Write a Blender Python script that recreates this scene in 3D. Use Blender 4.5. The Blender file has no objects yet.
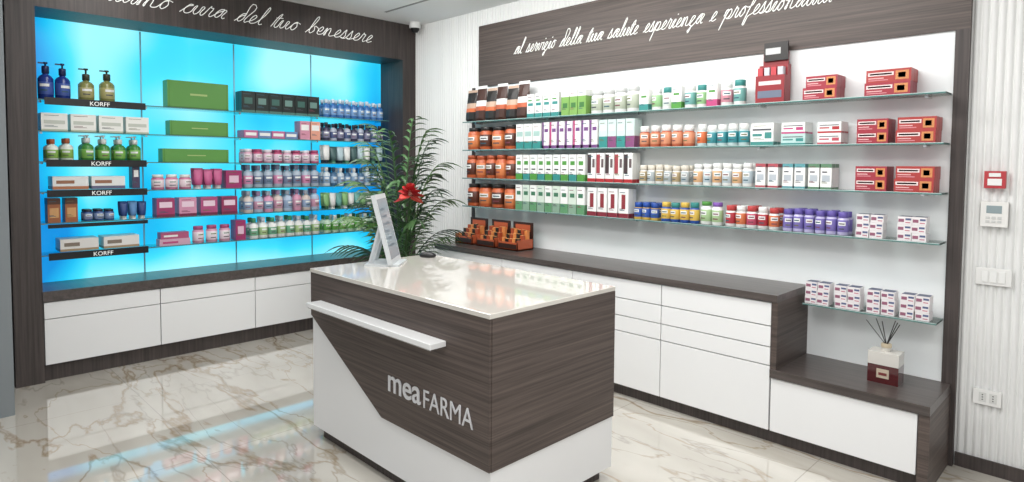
import bpy, math, random
from mathutils import Vector, Matrix
random.seed(4)
sc=bpy.context.scene
try:
    sc.view_settings.view_transform='Standard'
except Exception: pass

# ---------------------------------------------------------------- materials
M={}
def mat(name,col=(.8,.8,.8),rough=.5,metal=0,spec=.5,emit=None,es=0,coat=0):
    if name in M: return M[name]
    m=bpy.data.materials.new(name); m.use_nodes=True
    b=m.node_tree.nodes['Principled BSDF']
    b.inputs['Base Color'].default_value=(*col,1)
    b.inputs['Roughness'].default_value=rough
    b.inputs['Metallic'].default_value=metal
    b.inputs['Specular IOR Level'].default_value=spec
    b.inputs['Coat Weight'].default_value=coat
    if emit:
        b.inputs['Emission Color'].default_value=(*emit,1); b.inputs['Emission Strength'].default_value=es
    M[name]=m; return m
def hexc(h):
    r=[int(h[i:i+2],16)/255 for i in (0,2,4)]
    return tuple(c/12.92 if c<=.04045 else ((c+.055)/1.055)**2.4 for c in r)
def P(h,rough=.4):
    c=hexc(h); g=.3*c[0]+.6*c[1]+.1*c[2]; k=.90
    return mat('paint_'+h,tuple((g+(v-g)*k)*.93 for v in c),rough)
def ramp(nt,stops):
    r=nt.nodes.new('ShaderNodeValToRGB'); e=r.color_ramp.elements
    e[0].position,e[0].color=stops[0][0],(*stops[0][1],1)
    e[1].position,e[1].color=stops[-1][0],(*stops[-1][1],1)
    for p,c in stops[1:-1]:
        n=e.new(p); n.color=(*c,1)
    return r
def wood(name,scale,c1,c2,rough=.45):
    m=mat(name,c1,rough); nt=m.node_tree; L=nt.links; b=nt.nodes['Principled BSDF']
    tc=nt.nodes.new('ShaderNodeTexCoord'); mp=nt.nodes.new('ShaderNodeMapping'); mp.inputs['Scale'].default_value=scale
    n=nt.nodes.new('ShaderNodeTexNoise'); n.inputs['Scale'].default_value=1; n.inputs['Detail'].default_value=5; n.inputs['Roughness'].default_value=.65
    r=ramp(nt,[(.32,c1),(.5,tuple((a+b_)/2 for a,b_ in zip(c1,c2))),(.68,c2)])
    L.new(tc.outputs['Object'],mp.inputs['Vector']); L.new(mp.outputs[0],n.inputs['Vector'])
    L.new(n.outputs['Fac'],r.inputs[0]); L.new(r.outputs[0],b.inputs['Base Color'])
    return m
WH=wood('dark_wood_horizontal',(1.2,1.2,75),hexc('382f2b'),hexc('62554f'),.5)
WV=wood('dark_wood_vertical',(60,60,1.5),hexc('332c2a'),hexc('4f4643'),.5)
WT=wood('dark_wood_top',(40,1.5,40),hexc('3f3835'),hexc('5b5350'),.3)
WHITE=mat('white_lacquer',(.82,.82,.82),.22)
PANEL=mat('white_gloss_panel',(.85,.87,.87),.16)
WALL=mat('fluted_wall_paint',(.78,.78,.765),.55)
CEIL=mat('ceiling_paint',(.86,.86,.86),.7)
GREY=mat('grey_wall_paint',hexc('7d8386'),.5)
GAP=mat('shadow_gap',(.10,.10,.10),.8)
CHROME=mat('chrome',(.7,.7,.7),.2,1)
BLACK=P('141416',.35); SIGN=mat('sign_white',(.85,.85,.82),.4,emit=(1,1,.95),es=.25)
STONE=mat('counter_stone',hexc('d3cec6'),.06,coat=.6)

def marble():
    m=mat('marble_floor',(.8,.8,.8),.05,spec=.8); nt=m.node_tree; L=nt.links; b=nt.nodes['Principled BSDF']
    b.inputs['Coat Weight'].default_value=1.0; b.inputs['Coat Roughness'].default_value=.02; b.inputs['Coat IOR'].default_value=1.7
    tc=nt.nodes.new('ShaderNodeTexCoord')
    def vein(scale,rot,dist,lo,hi,det=6,off=(0,0,0),st=.3):
        mp=nt.nodes.new('ShaderNodeMapping'); mp.inputs['Rotation'].default_value=(0,0,rot); mp.inputs['Location'].default_value=off
        mp.inputs['Scale'].default_value=(1,st,1)
        L.new(tc.outputs['Object'],mp.inputs[0])
        n=nt.nodes.new('ShaderNodeTexNoise'); n.inputs['Scale'].default_value=scale; n.inputs['Detail'].default_value=det; n.inputs['Distortion'].default_value=dist
        n.inputs['Roughness'].default_value=.5
        L.new(mp.outputs[0],n.inputs['Vector'])
        s=nt.nodes.new('ShaderNodeMath'); s.operation='SUBTRACT'; s.inputs[1].default_value=.5
        a=nt.nodes.new('ShaderNodeMath'); a.operation='ABSOLUTE'
        r=nt.nodes.new('ShaderNodeMapRange'); r.inputs['From Min'].default_value=lo; r.inputs['From Max'].default_value=hi
        r.inputs['To Min'].default_value=1; r.inputs['To Max'].default_value=0
        L.new(n.outputs['Fac'],s.inputs[0]); L.new(s.outputs[0],a.inputs[0]); L.new(a.outputs[0],r.inputs['Value'])
        return r.outputs[0]
    v1=vein(1.4,.75,.35,.0,.013,6,(0,0,0),.35); v2=vein(2.3,.45,.3,.0,.011,5,(3,1,0),.35); v3=vein(1.1,.7,.5,.0,.08,4,(7,2,0)); v4=vein(2.0,-.6,.4,0,.009,5,(1,5,0))
    def mix(fac,k,c1,c2):
        mu=nt.nodes.new('ShaderNodeMath'); mu.operation='MULTIPLY'; mu.inputs[1].default_value=k; L.new(fac,mu.inputs[0])
        mx=nt.nodes.new('ShaderNodeMix'); mx.data_type='RGBA'; L.new(mu.outputs[0],mx.inputs['Factor'])
        if isinstance(c1,tuple): mx.inputs[6].default_value=(*c1,1)
        else: L.new(c1,mx.inputs[6])
        mx.inputs[7].default_value=(*c2,1); return mx.outputs[2]
    c=mix(v3,.55,hexc('d2cdc3'),hexc('b5aea2'))
    c=mix(v1,.72,c,hexc('917650')); c=mix(v2,.58,c,hexc('978160')); c=mix(v4,.5,c,hexc('8f8678'))
    br=nt.nodes.new('ShaderNodeTexBrick'); br.offset=0; br.inputs['Scale'].default_value=1
    br.inputs['Brick Width'].default_value=1.2; br.inputs['Row Height'].default_value=1.2; br.inputs['Mortar Size'].default_value=.003
    br.inputs['Color1'].default_value=(0,0,0,1);br.inputs['Color2'].default_value=(0,0,0,1);br.inputs['Mortar'].default_value=(1,1,1,1)
    L.new(tc.outputs['Object'],br.inputs['Vector'])
    c=mix(br.outputs['Color'],.5,c,hexc('8d877e'))
    L.new(c,b.inputs['Base Color'])
    return m
MARBLE=marble()

def glow():
    m=bpy.data.materials.new('backlit_acrylic'); m.use_nodes=True; nt=m.node_tree; L=nt.links; b=nt.nodes['Principled BSDF']
    tc=nt.nodes.new('ShaderNodeTexCoord')
    n=nt.nodes.new('ShaderNodeTexNoise'); n.inputs['Scale'].default_value=1.1; n.inputs['Detail'].default_value=1
    L.new(tc.outputs['Object'],n.inputs['Vector'])
    g=nt.nodes.new('ShaderNodeSeparateXYZ'); L.new(tc.outputs['Object'],g.inputs[0])
    def mr(sock,a,b_,c,d):
        q=nt.nodes.new('ShaderNodeMapRange'); 
        for nm,vv in (('From Min',a),('From Max',b_),('To Min',c),('To Max',d)): q.inputs[nm].default_value=vv
        L.new(sock,q.inputs['Value']); return q.outputs[0]
    def add(a,b_):
        q=nt.nodes.new('ShaderNodeMath'); q.operation='ADD'; L.new(a,q.inputs[0]); L.new(b_,q.inputs[1]); return q.outputs[0]
    v=add(n.outputs['Fac'],mr(g.outputs['Z'],1.0,2.72,-.05,.12))
    v=add(v,mr(g.outputs['Z'],.66,.95,.20,0))
    v=add(v,mr(g.outputs['X'],.78,1.15,-.24,.02))
    v=add(v,mr(g.outputs['X'],3.3,3.93,0,-.08))
    md=nt.nodes.new('ShaderNodeMath'); md.operation='PINGPONG'; md.inputs[1].default_value=.3875
    sh=nt.nodes.new('ShaderNodeMath'); sh.operation='SUBTRACT'; sh.inputs[1].default_value=.78; L.new(g.outputs['X'],sh.inputs[0]); L.new(sh.outputs[0],md.inputs[0])
    v=add(v,mr(md.outputs[0],0,.3875,-.06,.06))
    r=ramp(nt,[(.22,hexc('0489d6')),(.40,hexc('14b8ea')),(.56,hexc('3fd8f4')),(.78,hexc('a4f2fc'))])
    L.new(v,r.inputs[0])
    b.inputs['Base Color'].default_value=(.02,.10,.14,1); b.inputs['Roughness'].default_value=.35; b.inputs['Specular IOR Level'].default_value=.3
    L.new(r.outputs[0],b.inputs['Emission Color']); b.inputs['Emission Strength'].default_value=1.12
    return m
GLOW=glow()
def glassmat():
    m=bpy.data.materials.new('shelf_glass'); m.use_nodes=True; nt=m.node_tree; L=nt.links
    nt.nodes.remove(nt.nodes['Principled BSDF']); out=nt.nodes['Material Output']
    t=nt.nodes.new('ShaderNodeBsdfTransparent'); t.inputs[0].default_value=(.84,.93,.91,1)
    gl=nt.nodes.new('ShaderNodeBsdfGlossy'); gl.inputs['Roughness'].default_value=.05
    f=nt.nodes.new('ShaderNodeFresnel'); f.inputs[0].default_value=1.45
    mx=nt.nodes.new('ShaderNodeMixShader'); L.new(f.outputs[0],mx.inputs[0]); L.new(t.outputs[0],mx.inputs[1]); L.new(gl.outputs[0],mx.inputs[2])
    L.new(mx.outputs[0],out.inputs[0]); return m
GLASS=glassmat(); GEDGE=mat('glass_edge',hexc('4c7672'),.15,coat=.5)

# ---------------------------------------------------------------- mesh builder
class B:
    def __init__(s): s.v=[];s.f=[];s.m=[];s.mats=[];s.sm=[]
    def mi(s,m):
        if m not in s.mats: s.mats.append(m)
        return s.mats.index(m)
    def face(s,pts,m,smooth=False):
        k=len(s.v); s.v+=[tuple(p) for p in pts]; s.f.append(tuple(range(k,k+len(pts)))); s.m.append(s.mi(m)); s.sm.append(smooth)
    def box(s,x0,x1,y0,y1,z0,z1,m,faces=None):
        if x0>x1:x0,x1=x1,x0
        if y0>y1:y0,y1=y1,y0
        k=len(s.v)
        s.v+=[(x0,y0,z0),(x1,y0,z0),(x1,y1,z0),(x0,y1,z0),(x0,y0,z1),(x1,y0,z1),(x1,y1,z1),(x0,y1,z1)]
        F=[(0,1,5,4),(1,2,6,5),(2,3,7,6),(3,0,4,7),(4,5,6,7),(3,2,1,0)]
        for i,q in enumerate(F):
            s.f.append(tuple(k+j for j in q)); s.m.append(s.mi((faces or {}).get(i,m))); s.sm.append(False)
    def lathe(s,x,y,z0,prof,n=12,sy=1):
        k=len(s.v)
        for r,z,_ in prof:
            for j in range(n):
                a=2*math.pi*j/n; s.v.append((x+r*math.cos(a),y+sy*r*math.sin(a),z0+z))
        for i in range(len(prof)-1):
            mi=s.mi(prof[i][2])
            for j in range(n):
                b=(j+1)%n
                s.f.append((k+i*n+j,k+i*n+b,k+(i+1)*n+b,k+(i+1)*n+j)); s.m.append(mi)
                s.sm.append(abs(prof[i][1]-prof[i+1][1])>1e-4)
        s.f.append(tuple(k+(len(prof)-1)*n+j for j in range(n))); s.m.append(s.mi(prof[-1][2])); s.sm.append(False)
        s.f.append(tuple(k+j for j in range(n-1,-1,-1))); s.m.append(s.mi(prof[0][2])); s.sm.append(False)
    def patch(s,x,y,z0,z1,r,a0,a1,m):
        N=4
        for i in range(N):
            a=math.radians(-90+a0+(a1-a0)*i/N); c=math.radians(-90+a0+(a1-a0)*(i+1)/N)
            s.face([(x+r*math.cos(a),y+r*math.sin(a),z0),(x+r*math.cos(c),y+r*math.sin(c),z0),(x+r*math.cos(c),y+r*math.sin(c),z1),(x+r*math.cos(a),y+r*math.sin(a),z1)],m,True)
    def second_row(s,limit):
        ym=max(v[1] for v in s.v)
        if ym*2+.003>limit: return
        k=len(s.v); s.v+=[(x,y+ym+.003,z) for x,y,z in s.v]
        s.f+=[tuple(k+i for i in f) for f in s.f]; s.m+=list(s.m); s.sm+=list(s.sm)
    def obj(s,name,fr=None,parent=None,bevel=0):
        me=bpy.data.meshes.new(name)
        vs=[fr(p) for p in s.v] if fr else s.v
        me.from_pydata(vs,[],s.f)
        for m in s.mats: me.materials.append(m)
        me.polygons.foreach_set('material_index',s.m); me.polygons.foreach_set('use_smooth',s.sm); me.update()
        o=bpy.data.objects.new(name,me); sc.collection.objects.link(o)
        if bevel:
            md=o.modifiers.new('bevel','BEVEL'); md.width=bevel; md.segments=2; md.limit_method='ANGLE'
        if parent: o.parent=parent
        return o
def empty(name):
    e=bpy.data.objects.new(name,None); sc.collection.objects.link(e); e.empty_display_size=.1; return e

# ---------------------------------------------------------------- key dimensions (metres)
XW=4.11; XC=3.609; XS=3.915; YL=5.606; YB=6.03; XLa=.613; XLb=.782; XLd=3.936; ZC=3.105
# ---------------------------------------------------------------- room
b=B(); b.box(-2,4.3,-2,6.2,-.06,0,MARBLE); b.obj('floor')
b=B(); b.box(-2,4.3,-2,6.2,ZC,ZC+.06,CEIL); b.box(3.50,3.53,1,5.3,ZC-.002,ZC,P('8a8a88')); b.obj('ceiling')
b=B(); y=-2.0; p=.036; pr=[]
while y<YL:
    for k in range(5): pr.append((XW+.006-.012*math.sin(math.pi*k/4)**.8 if 0<k<4 else XW+.006, y+p*k/4.6))
    y+=p
for i in range(len(pr)-1):
    (xa,ya),(xb,yb)=pr[i],pr[i+1]
    if abs(ya-yb)<1e-6: continue
    b.face([(xa,ya,0),(xa,ya,ZC),(xb,yb,ZC),(xb,yb,0)],WALL)
b.box(XW+.008,XW+.15,-2,6.2,0,ZC,WALL); b.obj('wall_right')
b=B(); b.box(-2,4.11,6.08,6.2,0,ZC,WALL); b.obj('wall_left')
b=B(); b.box(-2,.54,5.02,6.08,0,ZC,GREY); b.obj('wall_return')
b=B(); b.box(XW-.016,XW-.0065,-2,.66,0,.075,WV); b.obj('baseboard_right')

# ---------------------------------------------------------------- left backlit unit
b=B(); b.box(XLa,XLb,YL,6.07,0,2.725,WV); b.obj('wood_column')
b=B(); b.box(XLd,XW-.008,YL,6.07,0,2.725,WV); b.obj('wood_column')
hL=empty('sign_header')
b=B(); b.box(XLa,XW-.008,YL,6.07,2.725,ZC,WV); b.obj('header_board',parent=hL)
bp_=empty('backlit_panel')
b=B(); b.box(XLb,XLd,YB,6.06,.66,2.725,GLOW); b.obj('acrylic',parent=bp_)
b=B()
for x in (1.555,2.33,3.10): b.box(x-.006,x+.006,YB-.004,YB-.0005,.67,2.72,P('8fd0e6'))
b.obj('panel_joints',parent=bp_)
cL=empty('base_cabinet')
b=B(); b.box(XLb,XLd,YL-.01,YB,.595,.672,WT); b.box(XLb,XLd,YL+.05,YB,0,.125,WV); b.box(XLb,XLd,YL+.03,YB,.125,.595,GAP)
b.obj('carcass',parent=cL)
b=B(); xs=[.785,1.555,2.33,3.10,3.93]
for i in range(4):
    for z0,z1 in ((.128,.462),(.468,.588)):
        b.box(xs[i]+.003,xs[i+1]-.003,YL,YL+.03,z0,z1,WHITE)
b.obj('drawer_fronts',parent=cL,bevel=.002)
LZ=[2.085,1.85,1.62,1.39,1.155,.912]
for z in LZ:
    b=B(); b.box(XLb+.005,XLd-.05,5.79,YB-.004,z-.008,z,GLASS,{0:GEDGE,1:GEDGE,3:GEDGE})
    for x in (.84,1.555,2.33,3.10,3.86): b.box(x-.008,x+.008,5.9,YB-.004,z-.02,z-.009,CHROME)
    b.obj('glass_shelf')
def text(s,size,loc,rot,m,parent,ext=.001,align='CENTER',off=0,name='lettering',sx=1):
    c=bpy.data.curves.new(name,'FONT'); c.body=s; c.size=size; c.extrude=ext; c.align_x=align; c.offset=off
    c.materials.append(m); o=bpy.data.objects.new(name,c); sc.collection.objects.link(o)
    o.location=loc; o.rotation_euler=rot; o.scale=(sx,1,1); o.parent=parent; return o
for z,s in zip([LZ[0],LZ[2],LZ[3],LZ[4],LZ[5]],['KORFF','KORFF','KORFF','','KORFF']):
    lb=empty('shelf_label_bar')
    h0=.027 if s else .014
    b=B(); b.box(.85,1.52,5.775,5.788,z-.04,z-.04+2*h0,BLACK); b.obj('bar',parent=lb)
    if s: text(s,.045,(1.2,5.773,z-.03),(math.pi/2,0,0),SIGN,lb)

# ---------------------------------------------------------------- right wall unit
b=B(); b.box(XW-.03,XW-.007,.73,4.60,.449,2.36,PANEL); b.obj('white_back_panel')
hR=empty('sign_header')
b=B(); b.box(XW-.045,XW-.007,.665,4.54,2.36,2.94,WH); b.obj('header_board',parent=hR)
b=B(); b.box(XW-.045,XW-.007,.665,.73,0,2.36,WV); b.obj('trim_1')
b=B(); b.box(XW-.04,XW-.007,4.60,4.64,0,2.36,WV); b.obj('trim_2')
cR=empty('stepped_drawer_cabinet')
b=B()
b.box(XC-.012,XW-.03,1.446,4.62,.842,.884,WT)
b.box(XC,XW-.03,1.446,1.48,.449,.842,WH)
b.box(XC-.012,XW-.03,.686,1.478,.402,.449,WT)
b.box(XC-.005,XW-.046,.686,.735,0,.402,WH)
b.box(XC+.05,XW-.05,.735,4.6,0,.10,WV)
b.box(XC+.02,XW-.05,1.48,4.6,.10,.842,GAP); b.box(XC+.02,XW-.05,.735,1.48,.10,.402,GAP)
b.obj('carcass',parent=cR)
b=B(); ys=[1.480,2.21,2.97,3.73,4.6]
for i in range(4):
    for z0,z1 in ((.085,.462),(.468,.572),(.578,.695),(.701,.835)):
        b.box(XC,XC+.02,ys[i]+.003,ys[i+1]-.003,z0,z1,WHITE)
b.box(XC,XC+.02,.74,1.474,.085,.396,WHITE)
b.obj('drawer_fronts',parent=cR,bevel=.002)
RZ=[2.024,1.758,1.492,1.226]
for z,ya,yb in [(z,.735,4.599) for z in RZ]+[(.80,.735,1.42)]:
    b=B(); b.box(XS,XW-.031,ya,yb,z-.010,z,GLASS,{3:GEDGE,0:GEDGE,2:GEDGE})
    b.box(XS-.0006,XS,ya,yb,z-.003,z,P('c4dcd8',.1))
    n=5 if yb>2 else 2
    for k in range(n):
        y=ya+.1+(yb-ya-.2)*k/(n-1); b.box(XW-.12,XW-.031,y-.008,y+.008,z-.022,z-.011,CHROME)
    b.obj('glass_shelf')

# ---------------------------------------------------------------- cursive lettering
G={
'a':(1.0,[(0,0),(.3,.6),(.62,.95),(.35,.92),(.15,.45),(.3,.03),(.55,.3),(.75,.95),(.72,.25),(.84,0),(1.0,.1)]),
'b':(.9,[(0,0),(.35,.9),(.5,1.8),(.38,2.1),(.25,1.6),(.25,.3),(.45,0),(.7,.4),(.55,.88),(.9,.75)]),
'c':(.75,[(0,0),(.35,.75),(.62,.9),(.4,.95),(.2,.4),(.38,0),(.75,.15)]),
'd':(1.0,[(0,0),(.3,.6),(.6,.92),(.35,.9),(.15,.4),(.3,.02),(.58,.4),(.82,2.1),(.74,.3),(.84,0),(1.0,.1)]),
'e':(.75,[(0,.05),(.35,.35),(.55,.8),(.38,.97),(.18,.55),(.22,.12),(.42,0),(.75,.18)]),
'f':(.7,[(0,0),(.4,1.0),(.5,1.9),(.32,2.0),(.25,1.0),(.15,-.8),(.3,-.9),(.4,-.1),(.7,.1)]),
'i':(.5,[(0,0),(.24,.92),(.22,.2),(.33,0),(.5,.1)]),
'l':(.55,[(0,0),(.35,1.0),(.47,1.9),(.34,2.1),(.24,1.4),(.22,.2),(.35,0),(.55,.1)]),
'm':(1.5,[(0,.3),(.14,.92),(.2,.5),(.2,0),(.25,.5),(.46,.95),(.6,.6),(.62,0),(.67,.5),(.88,.95),(1.02,.6),(1.06,.12),(1.2,0),(1.5,.1)]),
'n':(1.05,[(0,.3),(.14,.92),(.2,.5),(.2,0),(.25,.5),(.46,.95),(.6,.6),(.64,.12),(.78,0),(1.05,.1)]),
'o':(.85,[(0,.1),(.25,.75),(.5,.97),(.25,.8),(.2,.2),(.42,0),(.65,.45),(.52,.92),(.85,.82)]),
'p':(.95,[(0,.3),(.2,.95),(.18,.3),(.08,-1.0),(.18,0),(.35,.85),(.62,.9),(.72,.4),(.5,.02),(.35,.1),(.6,0),(.95,.12)]),
'r':(.7,[(0,.1),(.2,1.1),(.28,.92),(.46,.9),(.42,.25),(.52,0),(.7,.1)]),
's':(.65,[(0,0),(.3,1.1),(.36,.75),(.48,.3),(.3,0),(.12,.1),(.4,.0),(.65,.12)]),
't':(.55,[(0,0),(.3,1.6),(.23,.3),(.34,0),(.55,.1)]),
'u':(1.0,[(0,.3),(.16,.92),(.18,.25),(.36,0),(.58,.3),(.72,.92),(.72,.25),(.84,0),(1.0,.1)]),
'v':(.8,[(0,.3),(.16,.92),(.34,.05),(.6,.6),(.6,.95),(.8,.85)]),
'z':(.75,[(0,.3),(.2,.9),(.5,.85),(.15,0),(.42,-.1),(.35,-.8),(.2,-.6),(.75,.1)]),
}
def cursive(name,s,fn,width,parent,thick):
    x=0; strokes=[]; cur=[]
    for ch in s:
        if ch==' ':
            if cur: strokes.append(cur)
            cur=[]; x+=.85; continue
        k={'à':'a'}.get(ch,ch); w,pts=G[k]
        q=[(x+a,c) for a,c in pts]
        cur+= q if not cur else q[1:]
        if ch=='i': strokes.append([(x+.3,1.35),(x+.36,1.45)])
        if ch=='à': strokes.append([(x+.4,1.6),(x+.7,1.3)])
        if ch=='t': strokes.append([(x,1.08),(x+.6,1.15)])
        x+=w
    if cur: strokes.append(cur)
    k=width/x
    c=bpy.data.curves.new(name,'CURVE'); c.dimensions='3D'; c.bevel_depth=thick; c.bevel_resolution=1; c.resolution_u=5
    for st in strokes:
        sp=c.splines.new('BEZIER'); sp.bezier_points.add(len(st)-1)
        V=[Vector(fn((a+.5*h)*k,h*k)) for a,h in st]
        for i,bq in enumerate(sp.bezier_points):
            pv=V[max(i-1,0)]; nx=V[min(i+1,len(V)-1)]; d=(nx-pv).normalized()
            bq.handle_left_type=bq.handle_right_type='FREE'
            bq.co=V[i]; bq.handle_left=V[i]-d*.30*(V[i]-pv).length; bq.handle_right=V[i]+d*.30*(nx-V[i]).length
    c.materials.append(SIGN); o=bpy.data.objects.new(name,c); sc.collection.objects.link(o); o.parent=parent
cursive('slogan_lettering','al servizio della tua salute esperienza e professionalità',lambda a,h:(XW-.047,4.06-a,2.62+h*1.05),2.70,hR,.0031)
cursive('slogan_lettering','prendiamo cura del tuo benessere',lambda a,h:(.80+a,YL-.002,2.85+h*.78),2.74,hL,.0035)

# ---------------------------------------------------------------- reception counter
ct=empty('reception_counter')
X1,X2,Y1,Y2,ZT=1.748,2.616,1.875,3.418,1.008
b=B(); b.box(X1-.004,X2+.004,Y1-.004,Y2+.004,ZT-.022,ZT,STONE); b.obj('stone_top',parent=ct,bevel=.003)
b=B(); b.box(X1+.012,X2,Y1+.004,Y2,.07,ZT-.022,WHITE)
b.obj('white_body',parent=ct)
b=B(); b.box(X1+.05,X2-.04,Y1+.05,Y2-.05,0,.07,WV); b.obj('plinth',parent=ct)
b=B()
poly=[(Y1,.335),(2.68,.335),(Y2,.735),(Y2,ZT-.023),(Y1,ZT-.023)]
k=len(b.v); n=len(poly)
for xx in (X1,X1+.0115): b.v+=[(xx,y,z) for y,z in poly]
im=b.mi(WH); b.f+= [tuple(range(k,k+n)),tuple(range(k+2*n-1,k+n-1,-1))]
for a in range(n): b.f.append((k+(a+1)%n,k+a,k+n+a,k+n+(a+1)%n))
b.m+=[im]*(n+2); b.sm+=[False]*(n+2)
b.box(X1+.0115,X2+.003,Y1-.003,Y1+.0035,.335,ZT-.023,WH)
b.obj('wood_cladding',parent=ct)
b=B(); b.box(X1-.09,X1,2.16,Y2-.12,.812,.838,WHITE); b.box(X1-.085,X1,2.165,Y2-.125,.806,.812,CHROME); b.obj('bag_ledge',parent=ct,bevel=.003)
RR=(math.pi/2,0,-math.pi/2)
LT=mat('silver_letters',(.66,.66,.68),.3)
text('mea',.165,(X1-.003,2.62,.495),RR,LT,ct,.002,'LEFT',.0018)
text('FARMA',.126,(X1-.003,2.330,.49),RR,LT,ct,.002,'LEFT',-.0006,sx=.89)

# ---------------------------------------------------------------- product builders (front faces local -y)
def fR(p): return (XS+.018+p[1],-p[0],p[2])
def fL(p): return (p[0],5.812+p[1],p[2])
INK=[P('4a4a52'),P('7a3a4a'),P('2f5a6a'),P('6a6a40')]
def pbox(b,x,w,z,h,d,base,labs=(),y=0):
    b.box(x-w/2,x+w/2,y,y+d,z,z+h,base)
    for u0,u1,v0,v1,m in labs:
        xa,xb=x-w/2+u0*w,x-w/2+u1*w; za,zb=z+v0*h,z+v1*h; e=.0007
        b.face([(xa,y-e,za),(xb,y-e,za),(xb,y-e,zb),(xa,y-e,zb)],m)
        if u0==0 and u1==1:
            b.face([(xb+e,y,za),(xb+e,y+d,za),(xb+e,y+d,zb),(xb+e,y,zb)],m)
            b.face([(xa-e,y+d,za),(xa-e,y,za),(xa-e,y,zb),(xa-e,y+d,zb)],m)
    if h>.12 and w<.2:
        ink=random.choice(INK); e=.001
        for v,l in ((.24,.5),(.29,.35),(.86,.55)):
            v+=random.uniform(-.01,.01); xa=x-w*.38
            b.face([(xa,y-e,z+v*h),(xa+l*w,y-e,z+v*h),(xa+l*w,y-e,z+(v+.022)*h),(xa,y-e,z+(v+.022)*h)],ink)
def jar(b,x,r,z,h,body,cap,lab,y=None,ch=.2):
    y=r if y is None else y
    c=1-ch; r*=random.uniform(.94,1.0); h*=random.uniform(.95,1.03)
    b.lathe(x,y,z,[(r*.93,0,body),(r,.03*h,body),(r,.14*h,lab),(r*1.012,.145*h,lab),(r*1.012,.66*h,body),(r,.665*h,body),(r*.98,(c-.07)*h,body),(r*.78,(c-.01)*h,body),(r*.8,c*h,cap),(r*.86,c*h+.001,cap),(r*.86,h*.985,cap),(r*.8,h,cap)])
    t=random.uniform(-25,25)
    b.patch(x,y,z+h*.42,z+h*.58,r*1.03,t-38,t+38,w_); b.patch(x,y,z+h*.25,z+h*.30,r*1.03,t-30,t+25,random.choice(INK))
    b.patch(x,y,z+h*.47,z+h*.52,r*1.04,t-28,t+28,random.choice(INK))
def bottle(b,x,r,z,h,body,cap,lab,y=None):
    y=r if y is None else y
    h*=random.uniform(.93,1.02)
    b.lathe(x,y,z,[(r*.95,0,body),(r,.02*h,body),(r,.15*h,lab),(r*1.012,.155*h,lab),(r*1.012,.52*h,body),(r,.525*h,body),(r,.62*h,body),(r*.75,.70*h,body),(r*.38,.75*h,body),(r*.38,.78*h,cap),(r*.48,.782*h,cap),(r*.48,.98*h,cap),(r*.42,h,cap)])
    t=random.uniform(-20,20)
    b.patch(x,y,z+h*.38,z+h*.46,r*1.03,t-35,t+35,w_); b.patch(x,y,z+h*.25,z+h*.29,r*1.03,t-30,t+20,random.choice(INK))
def pump(b,x,r,z,h,body,cap,lab):
    bottle(b,x,r,z,h*.86,body,cap,lab)
    b.lathe(x,r,z+h*.80,[(r*.12,0,cap),(r*.12,h*.12,cap),(r*.3,h*.125,cap),(r*.3,h*.17,cap)],8)
    b.box(x-r*.9,x,r*.85,r*1.15,z+h*.925,z+h*.96,cap)
def tube(b,x,w,z,h,body,cap):
    k=len(b.v); N=10; secs=[(.62,.62,0,cap),(.62,.62,.17,cap),(.8,.8,.18,body),(.95,.6,.5,body),(1,.3,.8,body),(1,.06,1,body)]
    y=w*.5; h*=random.uniform(.93,1.03)
    for sx,sy,t,_ in secs:
        for j in range(N):
            a=2*math.pi*j/N; b.v.append((x+w/2*sx*math.cos(a),y+w/2*sy*math.sin(a),z+h*t))
    for i in range(len(secs)-1):
        for j in range(N):
            c=(j+1)%N; b.f.append((k+i*N+j,k+i*N+c,k+(i+1)*N+c,k+(i+1)*N+j)); b.m.append(b.mi(secs[i+1][3])); b.sm.append(True)
    b.f.append(tuple(k+(len(secs)-1)*N+j for j in range(N))); b.m.append(b.mi(body)); b.sm.append(False)
def pouch(b,x,w,z,h,m1,m2,m3):
    rows=[(0,.5,m1),(.08,1,m1),(.3,1,m2),(.42,.9,m3),(.58,.75,m1),(.75,.5,m1),(.92,.12,m3),(1,.05,m3)]
    N=8; k=len(b.v); dp=.07
    for t,f,_ in rows:
        for j in range(N):
            a=2*math.pi*j/N; b.v.append((x+w/2*math.copysign(abs(math.cos(a))**.6,math.cos(a)),dp/2+dp/2*f*math.sin(a)+.02*t,z+h*t))
    for i in range(len(rows)-1):
        for j in range(N):
            c=(j+1)%N; b.f.append((k+i*N+j,k+i*N+c,k+(i+1)*N+c,k+(i+1)*N+j)); b.m.append(b.mi(rows[i][2])); b.sm.append(False)
    b.f.append(tuple(k+j for j in range(N-1,-1,-1))); b.m.append(b.mi(m1)); b.sm.append(False)
def row(name,fr,a,c,n,fn,lim):
    b=B()
    for i in range(n): fn(b,a+(c-a)*(i+.5)/n,i)
    b.second_row(lim)
    return b.obj(name,fr)
def R(name,ya,yb,n,fn): return row(name,fR,-ya,-yb,n,fn,.145)
def Lr(name,xa,xb,n,fn): return row(name,fL,xa,xb,n,fn,.20)
w_=P('f0f0ed');tl=P('2f8f8a');gr=P('4f9a3a');pu=P('7a4a86');rd=P('b8262e');org=P('d8682a');dk=P('2a2624');ye=P('e2b93a');nv=P('27306e');pk=P('c2407c');bl=P('2f6fb0')
rose=P('c64a5c')
z1,z2,z3,z4=RZ
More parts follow.
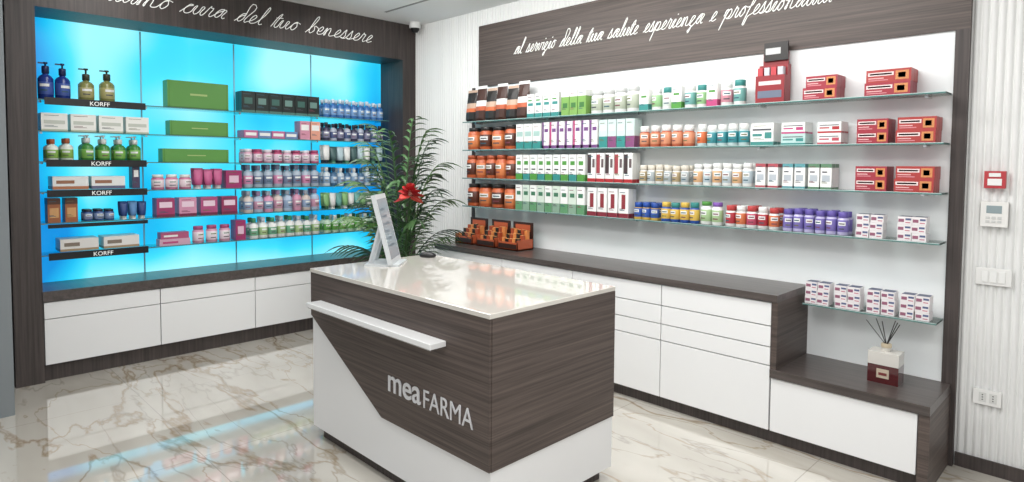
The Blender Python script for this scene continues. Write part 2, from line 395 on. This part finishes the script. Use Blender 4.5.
# row 1
R('snack_pouches',4.60,3.78,6,lambda b,x,i:pouch(b,x,.132,z1,.33 if i%2 else .30,[dk,P('4a2c22')][i%2],[org,P('c85a2a')][i%2],[P('c9a890'),w_][i%2]))
R('supplement_boxes',3.77,3.40,4,lambda b,x,i:pbox(b,x,.082,z1,.20,.06,w_,[(0,1,.0,.18,tl),(.15,.85,.5,.62,tl),(.15,.7,.7,.76,gr)]))
R('supplement_boxes',3.38,3.12,3,lambda b,x,i:pbox(b,x,.08,z1,.20,.06,P('7fae50'),[(0,1,.75,1,w_),(.2,.8,.3,.5,P('3f7a3a'))]))
R('protein_jars',3.10,2.65,4,lambda b,x,i:jar(b,x,.053,z1,.19,w_,P('d2d4d2'),P('b4bda8')))
R('vitamin_bottles',2.63,1.83,9,lambda b,x,i:jar(b,x,.041,z1,.16,w_,[gr,w_,tl][i%3],[P('6aa8a2'),P('8fbf82'),P('d8e0d8'),P('d08a98')][i%4],ch=.25) if i%3 else pbox(b,x,.076,z1,.155,.055,w_,[(0,1,0,.3,[tl,gr,pk][(i//3)%3]),(.2,.8,.6,.7,gr)]))
def redbox(b,x,w,z,h,alt=0):
    rb=P('a82a3c') if not alt else P('b43632')
    pbox(b,x,w,z,h,.07,rb,[(0.04,.62,.52,.80,P('f0d9d6')),(.08,.58,.60,.72,P('a01a30')),(.05,.5,.14,.22,P('d9848c')),(.05,.4,.30,.38,P('e8b0b0')),(.66,.95,.15,.85,P('d88848')),(.72,.88,.3,.7,P('d8b090'))])
R('heat_patch_boxes',1.475,1.26,1,lambda b,x,i:(redbox(b,x,.19,z1,.072),redbox(b,x+.01,.175,z1+.072,.068)))
R('heat_patch_boxes',1.14,.885,1,lambda b,x,i:(redbox(b,x,.225,z1,.072),redbox(b,x+.005,.22,z1+.072,.07,1)))
b=B()
x=-1.665
b.box(x-.09,x+.09,0,.10,z1,z1+.17,P('98242c')); b.face([(x-.075,-.001,z1+.03),(x+.075,-.001,z1+.03),(x+.075,-.001,z1+.075),(x-.075,-.001,z1+.075)],P('6a7488'))
b.face([(x-.07,-.001,z1+.11),(x+.07,-.001,z1+.11),(x+.07,-.001,z1+.135),(x-.07,-.001,z1+.135)],P('e8d0d0'))
b.box(x-.09,x+.09,.05,.10,z1+.17,z1+.24,P('98242c'))
for k in range(4): b.box(x-.08+k*.042,x-.048+k*.042,.005,.045,z1+.17,z1+.22,[P('c83a44'),P('c8c8d0')][k%2])
b.box(x-.08,x+.08,.085,.095,z1+.24,z1+.32,P('8e2026')); b.box(x-.07,x+.08,.07,.084,z1+.27,z1+.385,dk)
b.face([(x-.06,.069,z1+.31),(x+.035,.069,z1+.31),(x+.035,.069,z1+.35),(x-.06,.069,z1+.35)],P('c9c9c9'))
b.obj('countertop_display_stand',fR)
for z in (z2,z3,z4):
    R('protein_tubs',4.60,3.93,4 if z!=z3 else 5,lambda b,x,i:jar(b,x,.07 if z!=z3 else .064,z,.215,P('cc5c22'),dk if z!=z3 else P('b8501e'),[P('5a2a18'),P('de7c3a')][(i+(z==z2))%2],ch=.16))
R('supplement_boxes',3.90,3.60,3,lambda b,x,i:pbox(b,x,.09,z2,.215,.05,w_,[(0,1,0,.3,tl),(.1,.9,.5,.7,P('a8c8c0'))]))
R('supplement_boxes',3.59,3.00,7,lambda b,x,i:pbox(b,x,.074,z2,.22,.05,[w_,P('e5dde6')][i%2],[(0,.25,0,1,[pu,pk,pu][i%3]),(.35,.9,.62,.75,pu),(0,1,0,.12,pu)]))
R('supplement_boxes',2.99,2.66,4,lambda b,x,i:pbox(b,x,.076,z2,.215,.05,P('c9dcd8'),[(0,1,.0,.4,[tl,P('8a4a7a')][i%2]),(.2,.8,.6,.8,w_)]))
R('vitamin_bottles',2.64,2.19,5,lambda b,x,i:jar(b,x,.041,z2,.155,P('c8603a'),w_,P('dc9068'),ch=.28))
R('vitamin_bottles',2.17,1.80,5,lambda b,x,i:jar(b,x,.036,z2,.145,P('c4dcdc'),w_,[P('2f8f98'),P('d8682a')][i==0],ch=.28))
def mbox(b,x,w,z,h,m,m2=w_): pbox(b,x,w,z,h,.06,m2,[(0,1,0,.16,m),(.08,.9,.66,.74,P('5a5a60')),(.08,.5,.4,.52,m),(.62,.92,.3,.58,m)])
R('medicine_boxes',1.785,1.625,1,lambda b,x,i:mbox(b,x,.145,z2,.14,P('3a8f88')))
R('medicine_boxes',1.595,1.43,1,lambda b,x,i:(mbox(b,x,.145,z2,.068,tl,P('b9d8d4')),mbox(b,x,.14,z2+.068,.068,pk)))
R('medicine_boxes',1.38,1.23,1,lambda b,x,i:(mbox(b,x,.13,z2,.066,rose),mbox(b,x,.13,z2+.066,.066,rd)))
for z in (z2,z3):
    R('heat_patch_boxes',1.165,.99,1,lambda b,x,i:(redbox(b,x,.158,z,.07),redbox(b,x,.158,z+.07,.068)))
    R('heat_patch_boxes',.972,.765,1,lambda b,x,i:(redbox(b,x,.185,z,.07,1),redbox(b,x+.005,.18,z+.07,.07,1)))
# row 3
R('supplement_boxes',3.90,3.12,9,lambda b,x,i:pbox(b,x,.076,z3,.215,.05,w_,[(0,1,0,.25,[gr,tl][i%2]),(.2,.8,.6,.75,gr),(.2,.8,.4,.45,dk)]))
R('supplement_boxes',3.10,2.67,5,lambda b,x,i:pbox(b,x,.076,z3,.225,.05,w_,[(0,1,0,.12,rd),(0,.45,.3,.95,[P('4a3a3c'),P('a8404a')][i%2]),(.6,.9,.5,.8,P('6a5a5c'))]))
R('vitamin_bottles',2.63,2.22,6,lambda b,x,i:jar(b,x,.033,z3,.135,w_,P('e0d8c8'),[P('b09a70'),P('a9b4b8')][i%2],ch=.28))
R('vitamin_bottles',2.19,1.77,6,lambda b,x,i:jar(b,x,.035,z3,.15,w_,w_,[P('dcaa78'),P('b8c8d0')][i%2],ch=.22))
for ya,yb,c in [(1.748,1.59,P('b8505a')),(1.575,1.43,P('5aa0a8')),(1.42,1.28,P('5f8a6a'))]:
    R('medicine_boxes',ya,yb,2,lambda b,x,i:pbox(b,x,.062,z3,.15,.06,w_,[(0,1,.85,1,c),(.15,.85,.3,.55,P('b8c0c8')),(.15,.6,.65,.7,P('50505a')),(0,1,0,.08,c)]))
# row 4
R('supplement_boxes',3.90,3.12,9,lambda b,x,i:pbox(b,x,.078,z4,.22,.05,P('d5e2d4') if i%2 else w_,[(0,1,0,.35,[P('5f9a6a'),P('86a890')][i%2]),(.2,.8,.6,.75,P('3f7a5a'))]))
R('supplement_boxes',3.10,2.70,4,lambda b,x,i:pbox(b,x,.088,z4,.22,.05,w_,[(0,1,.0,.15,P('8a2a3a')),(.3,.7,.3,.8,P('94303a'))]))
R('vitamin_jars',2.67,2.46,3,lambda b,x,i:jar(b,x,.0345,z4,.13,ye,P('1f4fa8'),P('2a58b0'),ch=.3))
R('vitamin_jars',2.44,2.14,4,lambda b,x,i:jar(b,x,.0365,z4,.14,P('2a58b0'),[ye,P('2f8f8a')][i%2],ye,ch=.25))
R('vitamin_jars',2.13,1.97,2,lambda b,x,i:jar(b,x,.038,z4,.16,w_,[gr,P('8a5ab8')][i],P('a8c890'),ch=.18))
R('vitamin_jars',1.95,1.59,5,lambda b,x,i:jar(b,x,.035,z4,.14,w_,[P('c83a3a'),w_][i%2],[P('b82a3a'),P('d8703a'),P('c84a6a')][i%3],ch=.25))
R('vitamin_jars',1.57,1.19,6,lambda b,x,i:jar(b,x,.031,z4,.14,P('c9c2ea'),P('6a5ab0'),P('7a6cb8'),ch=.25))
def stack(b,x,z,rows=3):
    for k in range(rows):
        for s in (-1,1):
            dx=random.uniform(-.003,.003); h=.044
            pbox(b,x+s*.035+dx,.066,z+k*h,h-.001,.08,P('efe9ea'),[(.05,.45,.3,.7,P('9a5a74')),(.55,.95,.55,.8,P('54608a')),(.55,.9,.2,.32,P('c86a80'))])
            b.face([(x+s*.035+dx-.03,.004,z+k*h+h-.0005),(x+s*.035+dx+.03,.004,z+k*h+h-.0005),(x+s*.035+dx+.03,.076,z+k*h+h-.0005),(x+s*.035+dx-.03,.076,z+k*h+h-.0005)],P('3a4266'))
R('medicine_box_stacks',1.175,.975,1,lambda b,x,i:stack(b,x,z4)); R('medicine_box_stacks',.965,.775,1,lambda b,x,i:stack(b,x,z4))
for ya,yb in [(1.42,1.27),(1.255,1.10),(1.085,.925),(.915,.765)]:
    R('medicine_box_stacks',ya,yb,1,lambda b,x,i:stack(b,x,.80))
def fC(p): return (3.78+p[1],-p[0],p[2])
b=B()
for x in (-4.42,-4.12,-3.84):
    zz=.884; o=P('c4582a')
    b.box(x-.12,x+.12,0,.2,zz,zz+.012,o); b.box(x-.12,x+.12,0,.008,zz,zz+.07,o); b.box(x-.12,x-.112,0,.2,zz,zz+.09,o); b.box(x+.112,x+.12,0,.2,zz,zz+.09,o)
    b.box(x-.12,x+.12,.192,.2,zz,zz+.23,P('3a2018')); b.face([(x-.11,-.001,zz+.015),(x+.11,-.001,zz+.015),(x+.11,-.001,zz+.055),(x-.11,-.001,zz+.055)],P('3a2018'))
    b.face([(x-.09,.191,zz+.15),(x+.09,.191,zz+.15),(x+.09,.191,zz+.21),(x-.09,.191,zz+.21)],o)
    for i in range(5):
        for j in range(3):
            xx=x-.09+i*.042; h=.08+.035*j+random.uniform(0,.015)
            b.box(xx,xx+.034,.02+j*.055,.05+j*.055,zz+.012,zz+.012+h,[P('e88a3a'),dk,P('b84a20')][(i+j)%3],{4:P('f0b060')})
b.obj('snack_bar_trays',fC)

# ---------------------------------------------------------------- left shelf products
a,b2,c3,d4,e5,f6=LZ
Lr('shampoo_bottles',.82,1.03,2,lambda b,x,i:pump(b,x,.050,a,.29,P('1f3a8c',.2),P('182a5c'),P('3a58a8')))
Lr('body_oil_bottles',1.06,1.34,2,lambda b,x,i:pump(b,x,.054,a,.27,P('8a8a4a',.2),P('3a3a28'),P('b0a868')))
Lr('face_cream_boxes',.82,1.56,4,lambda b,x,i:pbox(b,x,.165,b2,.135,.08,P('f4f3ec'),[(.1,.9,.4,.6,P('c8ccc0')),(0,1,0,.1,P('b8c4a8'))]))
Lr('lotion_bottles',.85,1.04,2,lambda b,x,i:bottle(b,x,.042,c3,.18,P('e8efe4'),P('b85a2a'),P('8ab848')))
Lr('lotion_bottles',1.07,1.51,4,lambda b,x,i:pump(b,x,.044,c3,.215,P('3f8f3a',.2),w_,P('7cb848')))
Lr('soap_boxes',.88,1.38,2,lambda b,x,i:pbox(b,x,.23,d4+.015,.10,.095,w_,[(0,1,0,.25,[P('c87a4a'),P('6a6a8a')][i]),(.1,.6,.45,.7,P('a06a4a'))]))
Lr('serum_box',1.40,1.50,1,lambda b,x,i:pbox(b,x,.055,d4+.015,.185,.05,P('4a3a5a'),[(.2,.8,.5,.8,w_)]))
Lr('sun_oil_bottles',.84,1.06,2,lambda b,x,i:pbox(b,x,.08,e5,.185,.06,P('a86030'),[(0,1,.75,1,P('5a3420')),(.15,.85,.2,.6,P('d8a060'))]))
Lr('cream_jars',1.08,1.30,3,lambda b,x,i:jar(b,x,.034,e5,.09,P('3a5a9a'),P('2a2a3a'),P('8aa0c8')))
Lr('cream_tubes',1.33,1.53,3,lambda b,x,i:tube(b,x,.06,e5,.145,[P('2a4a8a'),P('5a90c8')][i%2],w_))
Lr('soap_boxes',.91,1.48,2,lambda b,x,i:pbox(b,x,.25,f6+.015,.095,.095,P('ece8e2'),[(0,1,0,.2,P('b89a70')),(.1,.5,.4,.7,P('8a7a6a'))]))
gb=P('57983a')
def gift(b,x,w,z,h): pbox(b,x,w,z,h,.12,gb,[(.0,1,.0,.05,P('3f7a2a')),(.36,.64,.48,.55,P('a8c070')),(.02,.035,0,1,P('4a8a2a')),(.965,.98,0,1,P('4a8a2a'))])
Lr('gift_box',1.69,2.20,1,lambda b,x,i:gift(b,x,.50,a,.23)); Lr('gift_box',1.70,2.20,1,lambda b,x,i:gift(b,x,.48,b2,.125)); Lr('gift_box',1.64,2.20,1,lambda b,x,i:gift(b,x,.54,c3,.115))
Lr('cosmetic_jars',1.57,1.89,3,lambda b,x,i:jar(b,x,.051,d4,.13,P('d87aa0'),w_,P('f0d8e0')))
Lr('cream_tubes',1.90,2.15,3,lambda b,x,i:tube(b,x,.078,d4,.175,P('d05a90'),P('e8e0e4')))
Lr('cosmetic_box',2.16,2.31,1,lambda b,x,i:pbox(b,x,.14,d4,.16,.06,P('a82a6a'),[(.2,.8,.3,.7,P('e8c0d4'))]))
Lr('cosmetic_box',1.58,2.28,4,lambda b,x,i:pbox(b,x,.14,e5,.16,.06,[P('a83068'),P('d890b0'),P('b84a80'),P('9a2a5a')][i],[(.15,.85,.5,.8,P('f0d0e0')),(0,1,0,.15,P('7a2048'))]))
Lr('cosmetic_box',1.60,1.87,1,lambda b,x,i:(pbox(b,x,.24,f6,.055,.1,P('d8a8c0'),[(.1,.6,.3,.6,pk)]),pbox(b,x,.22,f6+.055,.055,.1,P('b8507a'),[(.1,.6,.3,.6,w_)])))
Lr('cosmetic_jars',1.88,2.22,3,lambda b,x,i:jar(b,x,.05,f6,.15,P('e0a0bc'),P('b84a80'),P('f4e0ea')))
Lr('hair_dye_boxes',2.31,3.08,6,lambda b,x,i:pbox(b,x,.123,a,.19,.07,P('1c2826'),[(.2,.8,.4,.7,[P('3a6a60'),P('6a9088')][i%2]),(0,1,0,.10,P('4a7a6e'))]))
Lr('mouthwash_bottles',3.13,3.84,9,lambda b,x,i:bottle(b,x,.038,a,.19,P('3a78c0',.2),P('dce8f4'),P('7aa8d8')))
Lr('soap_boxes',2.33,2.85,4,lambda b,x,i:(pbox(b,x,.125,b2,.07,.08,[P('c86a9a'),P('6a88b8')][i%2],[(.1,.9,.3,.7,w_)])))
Lr('face_cream_boxes',2.87,3.09,2,lambda b,x,i:(pbox(b,x,.10,b2,.18,.06,[P('d890a8'),P('e8a088')][i],[(.1,.9,.5,.8,w_)])))
Lr('deodorant_bottles',3.13,3.84,9,lambda b,x,i:bottle(b,x,.038,b2,.18,[P('3a3a58'),P('b8c0d0')][i%2],P('2a2a38'),[P('8a8aa8'),P('4a5a88')][i%2]))
Lr('cosmetic_jars',2.33,3.09,8,lambda b,x,i:jar(b,x,.044,c3,.125,[P('d8a0b8'),P('c84a7a')][i%2],[P('e8e0e8'),P('a83a68')][i%2],P('e4c8d8')))
Lr('cream_tubes',3.13,3.84,9,lambda b,x,i:tube(b,x,.074,c3,.18,[w_,P('4a6a6a'),P('b8d0d8')][i%3],[P('2a3a48'),P('5aa080')][i%2]))
Lr('shampoo_bottles',2.33,3.09,8,lambda b,x,i:bottle(b,x,.046,d4,.215,P('a8b8c8',.25),P('7a84a0'),[P('6a7a98'),P('d080a8')][i%3==0]))
Lr('lotion_bottles',3.13,3.84,9,lambda b,x,i:bottle(b,x,.038,d4,.19,[P('d0dce4'),P('3a6a90')][i%2],[w_,P('2a4a68')][i%2],P('88a8c8')))
Lr('shampoo_bottles',2.33,3.09,8,lambda b,x,i:bottle(b,x,.046,e5,.21,[P('d8c8c0'),P('b0c4dc'),P('e098b8')][i%3],[P('b0b8c8'),P('a888b0')][i%2],[P('88a0c0'),P('c890a8')][i%2]))
Lr('hand_cream_tubes',3.13,3.84,10,lambda b,x,i:tube(b,x,.068,e5,.165,[P('8ac078'),w_,P('6ab0a8')][i%3],[P('2f6a4a'),w_][i%2]))
Lr('cosmetic_box',2.24,2.34,1,lambda b,x,i:pbox(b,x,.09,f6,.18,.06,P('a82a6a'),[(.2,.8,.3,.7,P('e8c0d4'))]))
Lr('baby_lotion_bottles',2.38,3.09,8,lambda b,x,i:bottle(b,x,.042,f6,.195,w_,[P('3f9a6a'),P('c8d4e0')][i%2],[P('6ab08a'),P('a8c888')][i%2]))
Lr('baby_lotion_bottles',3.13,3.84,8,lambda b,x,i:bottle(b,x,.04,f6,.18,P('c8e4c8'),[P('2f7a4a'),P('e8e8e0')][i%2],P('5aa840')))

# ---------------------------------------------------------------- wall fittings
b=B(); b.box(XW-.04,XW-.004,.49,.58,1.52,1.61,P('c03038')); b.box(XW-.043,XW-.04,.505,.565,1.535,1.57,w_); b.box(XW-.044,XW-.04,.51,.56,1.58,1.60,w_); b.obj('fire_alarm_call_point',bevel=.004)
b=B(); b.box(XW-.035,XW-.006,.475,.59,1.32,1.45,P('eceae6')); b.box(XW-.037,XW-.035,.50,.565,1.39,1.43,P('8fa0a4')); 
for i in range(3):
    for j in range(2): b.box(XW-.038,XW-.035,.50+i*.025,.517+i*.025,1.34+j*.02,1.353+j*.02,P('cfcfcc'))
b.obj('wall_keypad',bevel=.004)
b=B(); b.box(XW-.018,XW-.006,.45,.60,1.01,1.10,P('ecebe8'))
for i in range(3): b.box(XW-.023,XW-.018,.475+i*.036,.503+i*.036,1.025,1.085,w_)
b.obj('light_switch_plate',bevel=.002)
b=B(); b.box(XW-.018,XW-.006,.47,.59,.37,.45,P('ecebe8'))
for i in range(2):
    b.box(XW-.020,XW-.018,.488+i*.045,.52+i*.045,.385,.435,P('d8d8d4'))
    for j in range(3): b.box(XW-.0205,XW-.020,.501+i*.045,.507+i*.045,.395+j*.013,.40+j*.013,BLACK)
b.obj('power_outlet',bevel=.002)
b=B(); b.lathe(3.98,5.45,ZC-.11,[(.008,0,BLACK),(.032,.006,BLACK),(.045,.03,BLACK),(.048,.045,w_),(.06,.05,w_),(.06,.11,w_)],18); b.obj('security_camera')
for x,y in ((2.6,4.6),(2.6,3.0),(2.6,1.4),(1.0,4.6),(1.0,3.0)):
    b=B(); b.lathe(x,y,ZC-.012,[(.045,0,CHROME),(.055,.002,CHROME),(.055,.012,CHROME)],20); b.lathe(x,y,ZC-.0135,[(.04,0,mat('lamp_lens',(1,1,1),.3,emit=(1,1,1),es=4)),(.04,.001,mat('lamp_lens'))],20); b.obj('recessed_spot')

# ---------------------------------------------------------------- reed diffuser
b=B(); cx,cy,z=3.86,.95,.449
red=mat('dark_red_liquid',hexc('4a1014'),.08,coat=.6); gls=P('d9d5cd',.1)
b.box(cx-.055,cx+.055,cy-.075,cy+.075,z,z+.10,red); b.box(cx-.055,cx+.055,cy-.075,cy+.075,z+.10,z+.17,gls)
b.box(cx-.0565,cx-.055,cy-.03,cy+.03,z+.03,z+.08,P('c8b8a0')); b.box(cx-.0575,cx-.0565,cy-.02,cy+.02,z+.045,z+.06,P('7a2a2a'))
b.lathe(cx,cy,z+.17,[(.022,0,gls),(.022,.02,P('c8b89a')),(.026,.021,P('c8b89a')),(.026,.04,P('c8b89a'))],14)
for k,(dx,dy) in enumerate([(-.05,.09),(.02,.06),(-.02,.02),(.04,-.03),(-.04,-.07),(.0,-.05)]):
    p0=Vector((cx,cy,z+.20)); p1=Vector((cx+dx,cy+dy,z+.335)); r=.0025
    b.face([p0+Vector((0,r,0)),p0-Vector((0,r,0)),p1-Vector((0,r,0)),p1+Vector((0,r,0))],dk)
    b.face([p0+Vector((r,0,0)),p0-Vector((r,0,0)),p1-Vector((r,0,0)),p1+Vector((r,0,0))],dk)
b.obj('reed_diffuser',bevel=.003)

# ---------------------------------------------------------------- screen on easel stand
sr=empty('desk_monitor')
b=B(); N=Vector((.824,-.567,0)); N=Matrix.Rotation(-math.radians(12),3,'Z')@N
T=Vector((-N.y,N.x,0)); t=math.radians(14)
up=(Vector((0,0,1))*math.cos(t)-N*math.sin(t)).normalized(); nn=(N*math.cos(t)+Vector((0,0,1))*math.sin(t)).normalized()
o0=Vector((2.215,3.22,ZT+.013))
def sl(b,u0,u1,v0,v1,n0,n1,m,faces=None):
    k=len(b.v); b.box(u0,u1,n0,n1,v0,v1,m,faces)
    for i in range(k,len(b.v)):
        u,nq,vv=b.v[i]; b.v[i]=tuple(o0+T*u+nn*nq+up*vv)
pw=mat('grey_white_plastic',hexc('c8ccce'),.3)
sl(b,-.13,.13,0,.43,-.026,0,pw); sl(b,-.118,.118,.03,.40,0,.001,P('a4b0b8',.15))
for i in range(6): sl(b,-.09,.0+.08*((i*7)%3)/3,.33-i*.045,.342-i*.045,.001,.0016,P('6a7a86'))
b.obj('screen',parent=sr,bevel=.004)
b=B()
base=o0-Vector((0,0,.013))
for s in (-.06,.06):
    top=o0+T*s+up*.24-nn*.028; foot=base+T*s-N*.15
    d=.011
    q=[Vector((d,d,0)),Vector((-d,d,0)),Vector((-d,-d,0)),Vector((d,-d,0))]
    A=[foot+e for e in q]; C=[top+e for e in q]
    for i in range(4): b.face([A[i],A[(i+1)%4],C[(i+1)%4],C[i]],pw)
    b.face(A,pw);b.face(C,pw)
k=len(b.v); b.box(-.12,.12,-.17,.04,0,.012,pw)
for i in range(k,len(b.v)):
    u,nq,vv=b.v[i]; b.v[i]=tuple(base+T*u+N*nq+Vector((0,0,vv)))
b.obj('easel_stand',parent=sr)
bpy.ops.mesh.primitive_uv_sphere_add(segments=20,ring_count=12,radius=1,location=(2.52,3.31,ZT+.012)); o=bpy.context.object; o.name='computer_mouse'
o.scale=(.034,.058,.024); o.rotation_euler=(0,0,.6); o.data.materials.append(BLACK)
for v in o.data.vertices:
    if v.co.z<-.5: v.co.z=-.5
for pz in o.data.polygons: pz.use_smooth=True

# ---------------------------------------------------------------- potted palm with red flower
pr_=empty('potted_palm'); PX,PY=3.06,4.38
b=B(); potm=P('d8d6d0'); b.lathe(PX,PY,0,[(.13,0,potm),(.14,.02,potm),(.18,.55,potm),(.185,.6,potm),(.17,.6,potm),(.165,.56,P('3a2a20')),(.01,.56,P('3a2a20'))],24); b.obj('pot',parent=pr_)
b=B(); greens=[P('44703a'),P('315732'),P('5a8242'),P('2a4a2a')]
def leaf(b,p,d,L,w,m,droop=.35):
    d=d.normalized(); side=d.cross(Vector((0,0,1)))
    if side.length<.01: side=Vector((1,0,0))
    side.normalize(); side=(side+Vector((0,0,.5))).normalized(); prev=None
    for k in range(5):
        t=k/4; c=p+d*L*t+Vector((0,0,-droop*L*t*t)); ww=w*math.sin(math.pi*(.12+.86*t))
        cur=(c-side*ww,c+side*ww)
        if prev: b.face([prev[0],prev[1],cur[1],cur[0]],m,True)
        prev=cur
NF=28
for i in range(NF):
    az=i*2.399+.4; hd=Vector((math.cos(az),math.sin(az),0)); m=greens[i%4]
    tilt=(i+.5)/NF
    top=1.42-.95*tilt**1.15+random.uniform(-.06,.06); out=.13+.33*tilt**.6
    p0=Vector((PX,PY,.56))+hd*.03
    pts=[]
    for k in range(17):
        t=k/16
        pts.append(p0+hd*(out*t**1.6)+Vector((0,0,top*(t*1.25-.25*t**4-.16*tilt*t**3))))
    for k in range(16):
        sd=Vector((-hd.y,hd.x,0))*.005
        b.face([pts[k]-sd,pts[k]+sd,pts[k+1]+sd,pts[k+1]-sd],m)
        b.face([pts[k]-hd*.005,pts[k]+hd*.005,pts[k+1]+hd*.005,pts[k+1]-hd*.005],m)
        if k>4:
            perp=Vector((-hd.y,hd.x,0)); s=(pts[k+1]-pts[k]).normalized()
            for sgn in (-1,1):
                dv=perp*sgn*.8+s*.9+hd*.4
                leaf(b,pts[k],dv,.26*(1.1-.5*(k-5)/11)*random.uniform(.85,1.1),.012,m,.5)
    leaf(b,pts[-1],pts[-1]-pts[-2]+hd*.05,.18,.012,m,.4)
b.obj('fronds',parent=pr_)
b=B(); rf=P('c41a22',.35); fc=Vector((2.86,3.98,1.37)) 
for i in range(24):
    az=i*2.399; el=-.25+.07*i; d=Vector((math.cos(az)*math.cos(el),math.sin(az)*math.cos(el),math.sin(el)))
    leaf(b,fc+Vector((0,0,.01*i/4)),d,.13-.003*i,.034,rf if i%4 else P('e0453a'),.2)
st=P('3a5a30')
for k in range(8):
    t0,t1=k/8,(k+1)/8; A=Vector((PX,PY,.56)).lerp(fc,t0); C=Vector((PX,PY,.56)).lerp(fc,t1)
    for e in (Vector((.006,0,0)),Vector((0,.006,0))): b.face([A-e,A+e,C+e,C-e],st)
b.lathe(fc.x,fc.y,fc.z,[(.012,0,P('f0e6c8')),(.018,.02,P('f0e6c8')),(.008,.05,P('f0e6c8'))],8)
b.obj('red_flower',parent=pr_)

# ---------------------------------------------------------------- lights
def area(name,loc,sx,sy,e,col=(1,1,1),rot=(0,0,0)):
    l=bpy.data.lights.new(name,'AREA'); l.shape='RECTANGLE'; l.size=sx; l.size_y=sy; l.energy=e; l.color=col
    o=bpy.data.objects.new(name,l); sc.collection.objects.link(o); o.location=loc; o.rotation_euler=rot; return o
area('overhead_fill',(2.75,3.0,ZC-.1),.4,4,68,(1,1,.99),(0,math.radians(-25),0))  # added area fill without a fixture, tilted to brighten the white back panel
area('overhead_fill',(1.2,3.4,ZC-.02),.5,4,40,(1,1,.99))  # added area fill for general brightness, no fixture modelled
area('overhead_fill',(1.0,.3,ZC-.02),2.5,2.5,70,(1,1,.99))  # added broad fill over the camera end of the room
w=bpy.data.worlds.new('World'); sc.world=w; w.use_nodes=True
w.node_tree.nodes['Background'].inputs[0].default_value=(.96,.98,1,1); w.node_tree.nodes['Background'].inputs[1].default_value=.70

# ---------------------------------------------------------------- camera
cd=bpy.data.cameras.new('Camera'); cam=bpy.data.objects.new('Camera',cd); sc.collection.objects.link(cam); sc.camera=cam
yaw,pi_,ro=math.radians(45.055),math.radians(2.77),math.radians(.433)
F=Vector((math.cos(yaw)*math.cos(pi_),math.sin(yaw)*math.cos(pi_),-math.sin(pi_))); Rv=Vector((math.sin(yaw),-math.cos(yaw),0)); U=Rv.cross(F)
R2=Rv*math.cos(ro)+U*math.sin(ro); U2=-Rv*math.sin(ro)+U*math.cos(ro)
mw=Matrix((R2,U2,-F)).transposed().to_4x4(); mw.translation=(0,0,1.63); cam.matrix_world=mw
cd.sensor_width=36; cd.lens=627.34*36/1024; cd.shift_y=-(241-193.92)/1024; cd.clip_start=.05
